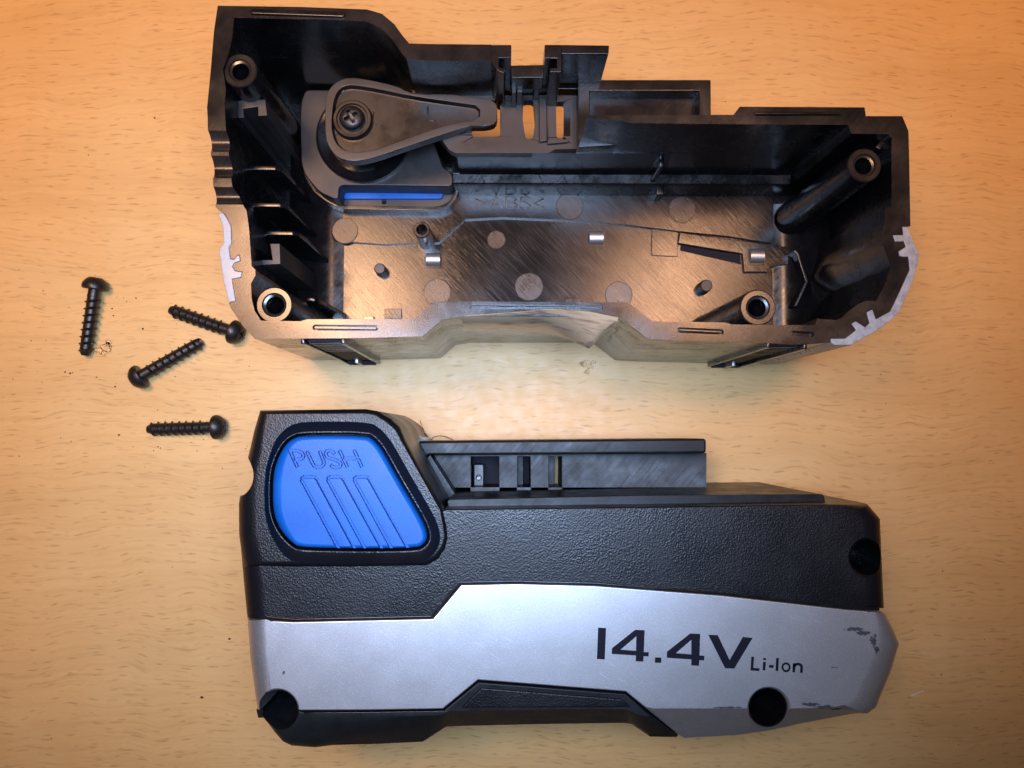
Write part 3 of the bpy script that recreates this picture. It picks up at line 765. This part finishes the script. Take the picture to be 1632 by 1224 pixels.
# head around the button
HZ = 42.9
head = [(428, 661, 416, 654, 40, 'r'), (583, 660, 583, 652, 41, 'r'), (598, 663, 601, 655, 41, 'r'), (616, 675, 623, 667, 41, 'r'), (629, 687, 638, 680, 41, 'r'), (640, 706, 648, 703, 41, 'r'), (668, 756, 675, 752, 41, 'r'),
        (700, 812, 706, 810, 41.4, 'r'), (705, 838, 712, 838, 41.6, 'r'), (707, 855, 714, 856, 41.6, 'r'), (702, 870, 710, 874, 41.6, 'r'), (692, 883, 699, 890, 41.6, 'r'), (676, 892, 681, 901, 41.6, 'r'), (560, 894, 560, 903, 41.6, 'r'), (450, 894, 450, 903, 41.6, 'r'), (420, 893, 391, 903, 37, 'r'),
        (410, 850, 384.5, 850, 37, 'r'), (409, 802, 384, 802, 37, 'r'), (411, 770, 388, 770, 37, 'r'), (414, 740, 396, 740, 37, 'r'), (418, 715, 404, 710, 37, 'r'), (423, 686, 409, 684, 38, 'r')]
well = B()
rings = []
for lo_, hi_, z in ((.22, .22, 35.5), (.22, .22, 40.6), (.30, .45, 41.2), (.42, 1.1, 41.6), (.48, 1.9, 42.3), (.55, 2.4, HZ+.05), (.6, 2.6, 50)):
    rings.append([(p.x, p.y, z) for p in voff(bt, lo_, hi_)])
add_loft(well, rings)
obj('button_surround', shell(head, HZ, n=7), 'leather', T2, 0, cuts=[well, HN()], ang=28)
# the housing must also make room for the button: button sits on the well floor at 35.5
b = B()
rr = []
for dl, dr_, dzl, z in ((0, 0, 0, 35.6), (0, 0, .9, 40.9), (-.25, -.08, .75, 41.4), (-.8, -.25, .40, 41.8), (-1.5, -.5, .12, 42.08), (-2.2, -.8, 0, 42.2)):
    r_ = []
    for p, o_ in zip(voff(bt, dl, dr_), bt):
        t = min(1, max(0, (o_.x-U(432, 0, 42).x)/(U(500, 0, 42).x-U(432, 0, 42).x)))
        r_.append((p.x, p.y, z-dzl*(1-t)))
    rr.append(r_)
add_loft(b, rr, ())
def z1(X, Y): return U(*zp(X, Y, 370, 630), 42.2)
cutg = []
PUSH = [[(425, 467), (376, 362), (430, 361), (452, 370), (464, 388), (462, 404), (450, 415), (404, 419)],
        [(488, 366), (522, 440), (534, 457), (552, 467), (574, 468), (590, 459), (598, 444), (596, 428), (570, 364)],
        [(668, 380), (654, 366), (634, 360), (615, 365), (608, 380), (616, 397), (634, 407), (676, 419), (698, 432), (707, 447), (702, 462), (684, 470), (662, 467), (642, 455)],
        [(700, 360), (750, 466)], [(795, 358), (845, 466)], [(725, 412), (820, 412)]]
letters = B()
def fat(pl, w_): 
    pl = pl if len(pl) < 4 else chaikin([Vector(q) for q in pl], 1, False)
    return stroke([Vector((q[0], q[1])) for q in pl], w_)
grooves = []; strokes = []
BARS = [[(690, 1000), (447, 548), (458, 530), (535, 528), (552, 545), (795, 1000)], [(862, 1000), (618, 548), (628, 530), (708, 528), (724, 545), (972, 1000)], [(1035, 1000), (790, 548), (800, 530), (876, 528), (892, 545), (1142, 1000)]]
for bar in BARS:
    pl = [z1(X, Y) for X, Y in bar]
    grooves += [prism(stroke([u0, u1], .50), 41.35+random.random()*.02, 43) for u0, u1 in zip(pl, pl[1:])]
for st in PUSH:
    pl = [z1(X, Y) for X, Y in st]
    q = stroke(pl, .46); q.append(q[0])
    for u0, u1 in zip(q, q[1:]):
        if (u1-u0).length > .03:
            d = (u1-u0).normalized()*.05
            grooves.append(prism(stroke([u0-d, u1+d], .22), 41.50+random.random()*.03, 43))
btn = obj('push_button', b, 'blue', T2, 0, cuts=grooves, ang=30)
for bar in BARS:
    pl = ccw([z1(X, Y) for X, Y in bar])
    pl = offset(pl, -.26)
    ymin = U(*zp(0, 985, 370, 630), 42.2).y
    pl = [Vector((p.x, max(p.y, ymin))) for p in pl]
    obj('grip_bar', prism(pl, 41.5, 42.36), 'blue', T2, .16, 2)
# thin bead round the button
b = B(); add_prism(b, voff(bt, .42, .95), 38, 41.35, [ccw(voff(bt, .26, .50))]); obj('well_bead', b, 'leather', T2, .12, 2)
# ledge bar, rail channel
obj('guide_ledge', prism(rounded(UL([(712, 797), (722, 796), (1040, 789.5), (1313, 787.5), (1316, 803), (1316, 812), (718, 818)], 36), .5, 3), .05, 36), 'rail', T2, .7, 4)
CZ = 16.0
ch = UL([(672, 724), (1126, 722), (1126, 796), (722, 796)], CZ)
ch[2].y = ch[3].y = U(1040, 789, 36).y+.05
sl = [UL([(750, 727), (796, 727), (796, 783), (750, 783)], CZ), UL([(824, 727), (846, 727), (846, 783), (824, 783)], CZ), UL([(874, 727), (896, 727), (896, 782), (874, 782)], CZ)]
b = B(); add_prism(b, ch, 3.5, CZ, [ccw(s_) for s_ in sl]); obj('terminal_channel', b, 'rail', T2, .12)
lipo = UL([(664, 703), (1040, 699.5), (1126, 699), (1126, 722.5), (1040, 723.5), (680, 726), (674, 734), (660, 716)], 20.5)
b = B(); add_prism(b, lipo, .05, 20.5); obj('rail_lip', b, 'rail', T2, .55, 3)
ew = UL([(1121, 720), (1126, 720), (1126, 790), (1121, 790)], CZ)
obj('channel_end_wall', prism(ew, .05, 3.45), 'inner', T2, .1)
wallp = UL([(674, 734), (686, 724), (728, 790), (716, 796)], 22)
obj('channel_end_wall', prism(wallp, .05, 22), 'rail', T2, .2)
b = B(); add_prism(b, UL([(742, 715), (846, 715), (846, 752), (862, 752), (862, 790), (742, 790)], 3), .05, 3.4); obj('slot_darkening_block', b, 'ink', T2, .1)  # added black block under the first two slots, keeps their inside dark
b = B(); add_prism(b, rounded(UL([(755, 740), (771, 740), (771, 780), (755, 780)], 9), .3, 2), .05, 9)
tabp = obj('terminal_tab', b, 'mattegrey', T2, .2)
c = U(763, 761, 9); b = B(); add_lathe(b, [(0, 8.8), (.62, 8.8), (.62, 9.05), (.45, 9.15), (0, 9.1)], c, 20); obj('terminal_rivet', b, 'mark', tabp, 0)
for x0, x1 in ((824, 834), (874, 884)):
    b = B(); add_prism(b, UL([(x0, 727), (x1, 727), (x1, 783), (x0, 783)], 6), .05, 6); obj('slot_web', b, 'rail', T2, .1)
# silver cover
sil = [(424, 987, 397.5, 982, 36, 'r'), (436, 989.5), (468, 991.2), (591, 988.4), (690, 986.2), (735, 932.3), (822, 930.3), (945, 933.3), (1050, 941.3), (1148, 948.8), (1246, 959.8), (1344, 971), (1383, 974), (1392, 975, 1404, 973, 37, 'r'),
       (1398, 998, 1416, 997, 36, 'r'), (1400, 1022, 1426, 1020, 35.5, 'r'), (1382, 1066, 1413, 1066, 35.5, 'r'), (1366, 1100, 1398, 1101, 35.5, 'r'), (1358, 1114, 1391, 1121, 35.5, 'r'), (1346, 1123, 1378, 1131.5, 36, 'r'), (1325, 1128, 1352, 1138.5, 37, 'c'), (1262, 1129, 1271, 1154, 37.2, 'c'),
       (1226, 1129, 1226, 1164, 37, 'c'), (1172, 1129, 1172, 1171.5, 37, 'c'), (1090, 1129, 1091, 1176, 37, 'c'), (1040, 1129, 1083, 1172, 37.5, 'c'), (1029, 1128.5), (997, 1102.5), (762, 1084), (706, 1130), (591, 1132), (478, 1132.5),
       (446, 1122), (437, 1116, 414, 1126, 36, 'r'), (433, 1100, 410, 1101, 36, 'r'), (426, 1042, 402, 1042, 36, 'r')]
obj('silver_cover', shell(sil, ZB-.15), 'silver', T2, 0, cuts=[HL(), HR()], ang=28)
# bumper
bum = [(482, 1135), (591, 1134.5), (707, 1133), (762.5, 1087.5), (997, 1106), (1027, 1131.5), (1036, 1140, 1081, 1172, 37.5, 'c'), (1030, 1142, 1078, 1174.5, 37, 'c'), (1014, 1138, 1036, 1174, 36.5, 'c'), (1000, 1131, 1007, 1154, 36.5, 'c'), (992, 1130, 994, 1152, 36.5, 'c'), (860, 1131, 860, 1154, 36.5, 'c'), (716, 1133.5, 712, 1157.5, 36.5, 'c'), (700, 1140, 674, 1182, 36, 'c'), (600, 1141, 600, 1185.5, 36, 'c'), (505, 1142, 505, 1188, 36, 'r'), (480, 1141, 468, 1185.5, 36, 'r'), (468, 1139, 453, 1178, 36, 'r'), (458, 1136, 441, 1163, 36, 'r'), (450, 1132, 429, 1146, 36, 'r'), (446, 1126, 417, 1133, 36, 'r'), (452, 1124)]
obj('bumper', shell(bum, ZB-.25), 'rail', T2, 0, cuts=[HL()], ang=28)
pan = UL([(767, 1096), (990, 1114), (1006, 1127), (735, 1128)], ZB)
obj('bumper_panel', prism(pan, ZB-1, ZB+.12), 'leather', T2, .22, 3)
b = B(); add_prism(b, stroke([U(x, y, ZB) for x, y in ((484, 1137), (591, 1136), (712, 1134))], .16), ZB-1, ZB-.08); obj('bumper_bead', b, 'gloss', T2, .06)
# ring collars in the recessed screw holes
for px, py, r, z in ((441, 1134, 3.3, 18.02), (1226, 1130, 3.2, 16.02), (1376, 886, 2.85, 22.02)):
    c = U(px, py, ZB if px != 1376 else 40)
    top = ZB-1.0 if px == 1226 else z+1
    b = B(); add_lathe(b, [(0, z-.5), (r+.12, z-.5), (r+.12, top), (r-.06, top), (r-.1, z+.6), (r*.62, z+.6), (r*.55, z+.1), (0, z+.1)], c, 40); obj('screw_seat', b, 'gloss', T2, 0, ang=40)
# black core behind the screw holes
core = [(425, 700), (425, 1000), (424, 1080), (424, 1135), (450, 1172), (660, 1172), (720, 1148), (990, 1142), (1060, 1160), (1220, 1150), (1370, 1115), (1398, 1020), (1385, 980), (1378, 830), (720, 830), (660, 700), (600, 670), (430, 670)]
obj('inner_core', prism(UL(core, 36), .1, 15.6), 'gloss', T2, 0, smooth=False)
obj('corner_core', prism(UL([(411, 1120), (450, 1106), (475, 1120), (472, 1150), (438, 1156), (415, 1135)], ZB), .12, 17.97), 'gloss', T2, 0, smooth=False)
obj('corner_core', prism(UL([(414.4, 1124), (424, 1121), (428, 1137), (417.6, 1137)], 36), .14, 38.2), 'gloss', T2, 0, smooth=False)
# print
def z5(X, Y): return U(*zp(X, Y, 700, 920), ZB)
def z6(X, Y): return U(*zp(X, Y, 1050, 920), ZB)
TZ = ZB-.15
P14 = B()
def glyph(f, pts, holes=()):
    add_prism(P14, [f(*q) for q in pts], TZ+.004, TZ+.022, [ccw([f(*q) for q in h]) for h in holes])
glyph(z5, [(1034, 329), (1086, 331), (1077, 536), (1026, 533)])
glyph(z5, [(1275, 343), (1337, 346), (1331, 487), (1364, 490), (1362, 516), (1330, 515), (1328, 550), (1278, 548), (1280, 510), (1122, 500), (1125, 462)], [[(1283, 385), (1180, 472), (1281, 480)]])
glyph(z5, [(1405, 522), (1446, 524), (1445, 558), (1403, 557)])
glyph(z6, [(205, 367), (270, 370), (266, 510), (298, 512), (296, 542), (265, 541), (262, 577), (212, 575), (213, 536), (53, 525), (54, 485)], [[(213, 408), (112, 495), (212, 503)]])
glyph(z6, [(323, 375), (385, 378), (462, 540), (548, 390), (612, 395), (492, 596), (432, 593)])
obj('print_voltage', P14, 'ink', T2, 0, label='dark 14.4V print on the silver cover')
P2 = B()
def st6(pts, w_, sm=0):
    p = [z6(*q) for q in pts]
    if sm: p = chaikin(p, sm, False)
    add_prism(P2, stroke(p, w_), TZ+.004, TZ+.022)
lw = 17*S/9.2
st6([(612, 518), (607, 599), (656, 602)], lw); st6([(689, 552), (685, 607)], lw); st6([(690, 527), (689, 540)], lw); st6([(718, 580), (748, 582)], lw); st6([(774, 527), (769, 611)], lw)
oc = z6(829, 587); oo = [oc+Vector((math.cos(2*math.pi*i/28)*29*S/9.3, math.sin(2*math.pi*i/28)*31*S/9.3)) for i in range(28)]
oi = [oc+(p-oc)*.58 for p in oo]
add_prism(P2, oo, TZ+.004, TZ+.022, [ccw(oi)])
st6([(882, 561), (879, 620)], lw); st6([(881, 590), (886, 572), (905, 564), (928, 572), (931, 590), (928, 623)], lw, 1)
obj('print_chemistry', P2, 'ink', T2, 0, label='small dark Li-Ion print on the silver cover')
# ================================================================== SCREWS
def screw_meshes():
    # axis along +x from the underside of the head (x=0) to the tip
    Lh, Ls = 2.9, 14.6
    b = B(); n = 28
    def ring(x, r): return [b.verts.new((x, r*math.cos(2*math.pi*i/n), r*math.sin(2*math.pi*i/n))) for i in range(n)]
    prof = [(0.0, 0.9), (0.0, 2.35), (-.25, 2.62), (-.8, 2.68), (-1.5, 2.45), (-2.2, 1.9), (-2.6, 1.35), (-2.75, .01)]
    rs = [ring(x, r) for x, r in prof]
    for a, c in zip(rs, rs[1:]): band(b, a, c)
    b.faces.new(rs[0]); b.faces.new(list(reversed(rs[-1])))
    cr = []
    for k in range(2):
        q = B(); a = math.pi/4+k*math.pi/2; d = Vector((0, math.cos(a), math.sin(a))); e = Vector((0, -math.sin(a), math.cos(a)))
        vs = []
        for x in (-1.5, -4):
            for sd, se in ((-1, -1), (1, -1), (1, 1), (-1, 1)): vs.append(q.verts.new(Vector((x, 0, 0))+d*1.35*sd*(1 if x < -2 else .7)+e*.32*se))
        for f in ((0, 1, 2, 3), (7, 6, 5, 4), (0, 4, 5, 1), (1, 5, 6, 2), (2, 6, 7, 3), (3, 7, 4, 0)): q.faces.new([vs[i] for i in f])
        cr.append(q)
    hd = obj('head', b, 'screw', None, 0, cuts=cr, ang=40)
    b = B(); pitch = 1.55; seg = 240; m_ = 36; rows = []
    for i in range(seg+1):
        x = -.1+(Ls+.1)*i/seg; row = []
        for k in range(m_):
            th = 2*math.pi*k/m_
            core = 1.22
            if x > Ls-1.3: core = 1.22-.45*((x-(Ls-1.3))/1.3)**1.5
            ph = ((x/pitch)-th/(2*math.pi)) % 1.0
            tooth = max(0, 1-abs(ph-.5)/.17)
            env = min(1, max(0, (x-1.1)/1.2))*min(1, max(.25, (Ls-x)/1.0))
            r = core+.44*tooth*env
            row.append(b.verts.new((x, r*math.cos(th), r*math.sin(th))))
        rows.append(row)
    for a, c in zip(rows, rows[1:]): band(b, a, c)
    b.faces.new(list(reversed(rows[0]))); b.faces.new(rows[-1])
    sh = obj('threaded_shank', b, 'screw', None, 0, ang=32)
    return hd, sh
hd, sh = screw_meshes()
SCREWS = [((152, 462), (135, 569), 'leftmost black screw, head at the top and its tip beside a clear glue crumb', .3),
          ((369, 528), (273, 494), 'black screw whose head touches the open case corner', 1.1),
          ((228, 598), (326, 542), 'black screw lying diagonally with its head at lower left', 2.0),
          ((341, 681), (235, 684), 'lowest black screw, lying level with its head to the right', .8)]
for i, (hp, tp, lab, roll) in enumerate(SCREWS):
    a = U(*hp, 2.2); c = U(*tp, 1.6)
    t = thing('screw', lab, 'screw', (a.x, a.y, 0), 'black screws scattered on the table')
    d = Vector((c.x-a.x, c.y-a.y, 0)).normalized(); tilt = math.atan2(2.62-1.62, 14.6)
    ax = Vector((d.x*math.cos(tilt), d.y*math.cos(tilt), -math.sin(tilt)))
    rot = ax.to_track_quat('X', 'Z').to_matrix().to_4x4() @ Matrix.Rotation(roll, 4, 'X')
    for src in (hd, sh):
        o = src if i == 0 else src.copy()
        if i: col.objects.link(o)
        o.parent = t
        o.matrix_local = Matrix.Translation((0, 0, 2.66*MM)) @ rot
# ================================================================== SMALL THINGS ON THE TABLE
def curve3(pts, sm=2):
    p = [Vector((*U(x, y, z), z)) for x, y, z in pts]
    return chaikin(p, sm, False)
b = B()
tube(b, curve3([(640, 663, .3), (652, 670, .4), (664, 679, .8), (676, 689, 2), (686, 702, 4), (690, 712, 6)]), .09)
tube(b, curve3([(669, 670, 1.0), (673, 680, 1.2), (676, 690, 1.6)]), .05)
tube(b, curve3([(687, 704, 4), (689, 697, 3), (700, 694, 2), (712, 696, 1.5), (724, 702, 3)]), .07)
o = obj('fibre', b, 'hair', None, 0); o['label'] = 'dark frayed fibre caught behind the left end of the rail'; o['category'] = 'fibre'
def blob(name, spots, label):
    b = B()
    for px, py, r, h in spots:
        c = U(px, py, .4); s0 = len(b.verts)
        ret = bmesh.ops.create_icosphere(b, subdivisions=3, radius=1)
        for v in ret['verts']:
            d = v.co.normalized(); k = 1+.18*math.sin(d.x*5+px)+.14*math.sin(d.y*7+py)+.1*math.sin(d.z*9)
            v.co = Vector((c.x+d.x*r*k, c.y+d.y*r*.8*k, max(.02, .25*h+d.z*h*k)))
    o = obj(name, b, 'gel', None, 0, ang=80); o['label'] = label; o['category'] = 'glue crumb'
blob('glue_crumb', [(156, 559, 1.0, .5), (170, 553, 1.2, .6), (165, 562, .7, .4), (172, 545, .7, .4)], 'clear glue crumb right of the tip of the leftmost screw')
blob('glue_crumb', [(930, 580, .8, .4), (940, 584, .7, .35), (936, 592, .6, .3), (945, 577, .6, .3)], 'clear glue crumb below the tape strip of the open case half')
b = B(); tube(b, curve3([(1451, 1110, .2), (1458, 1106, .5), (1466, 1103, .4), (1472, 1101, .2)], 2), .14)
o = obj('pale_sliver', b, 'pale', None, 0); o['label'] = 'tiny pale plastic sliver on the table at lower right'; o['category'] = 'sliver'
b = B()
specks = [(179, 492), (181, 503), (186, 474), (228, 524), (217, 475), (104, 593), (112, 595), (116, 594), (154, 601), (184, 616), (190, 693), (212, 712), (245, 718), (252, 712), (256, 714), (322, 1111), (366, 1018), (275, 904), (141, 247), (247, 188), (1404, 597), (1411, 603), (1412, 643), (1598, 1188), (1145, 1035), (1470, 1148), (305, 705), (304, 882), (82, 1177), (1500, 1075), (1475, 1075), (1144, 655), (1436, 672), (1492, 690), (110, 490), (202, 480), (197, 475), (208, 482)]
for _ in range(45): specks.append((random.uniform(10, 400), random.uniform(430, 760)))
for _ in range(25): specks.append((random.uniform(1060, 1625), random.uniform(10, 1210)))
for i, (px, py) in enumerate(specks):
    c = U(px, py, 0); r = random.uniform(.10, .26) if i < 20 else random.uniform(.05, .14)
    if i in (15, 16): r = .34
    a = random.random()*3
    p = [Vector((c.x+r*math.cos(a+k*1.256)*random.uniform(.6, 1.3), c.y+r*math.sin(a+k*1.256)*random.uniform(.6, 1.3))) for k in range(5)]
    add_prism(b, p, .01, .01+r*.7)
o = obj('dust_crumbs', b, 'crumb', None, 0, kind='stuff'); o['label'] = 'dark crumbs and dust scattered over the wooden table'; o['category'] = 'dust'
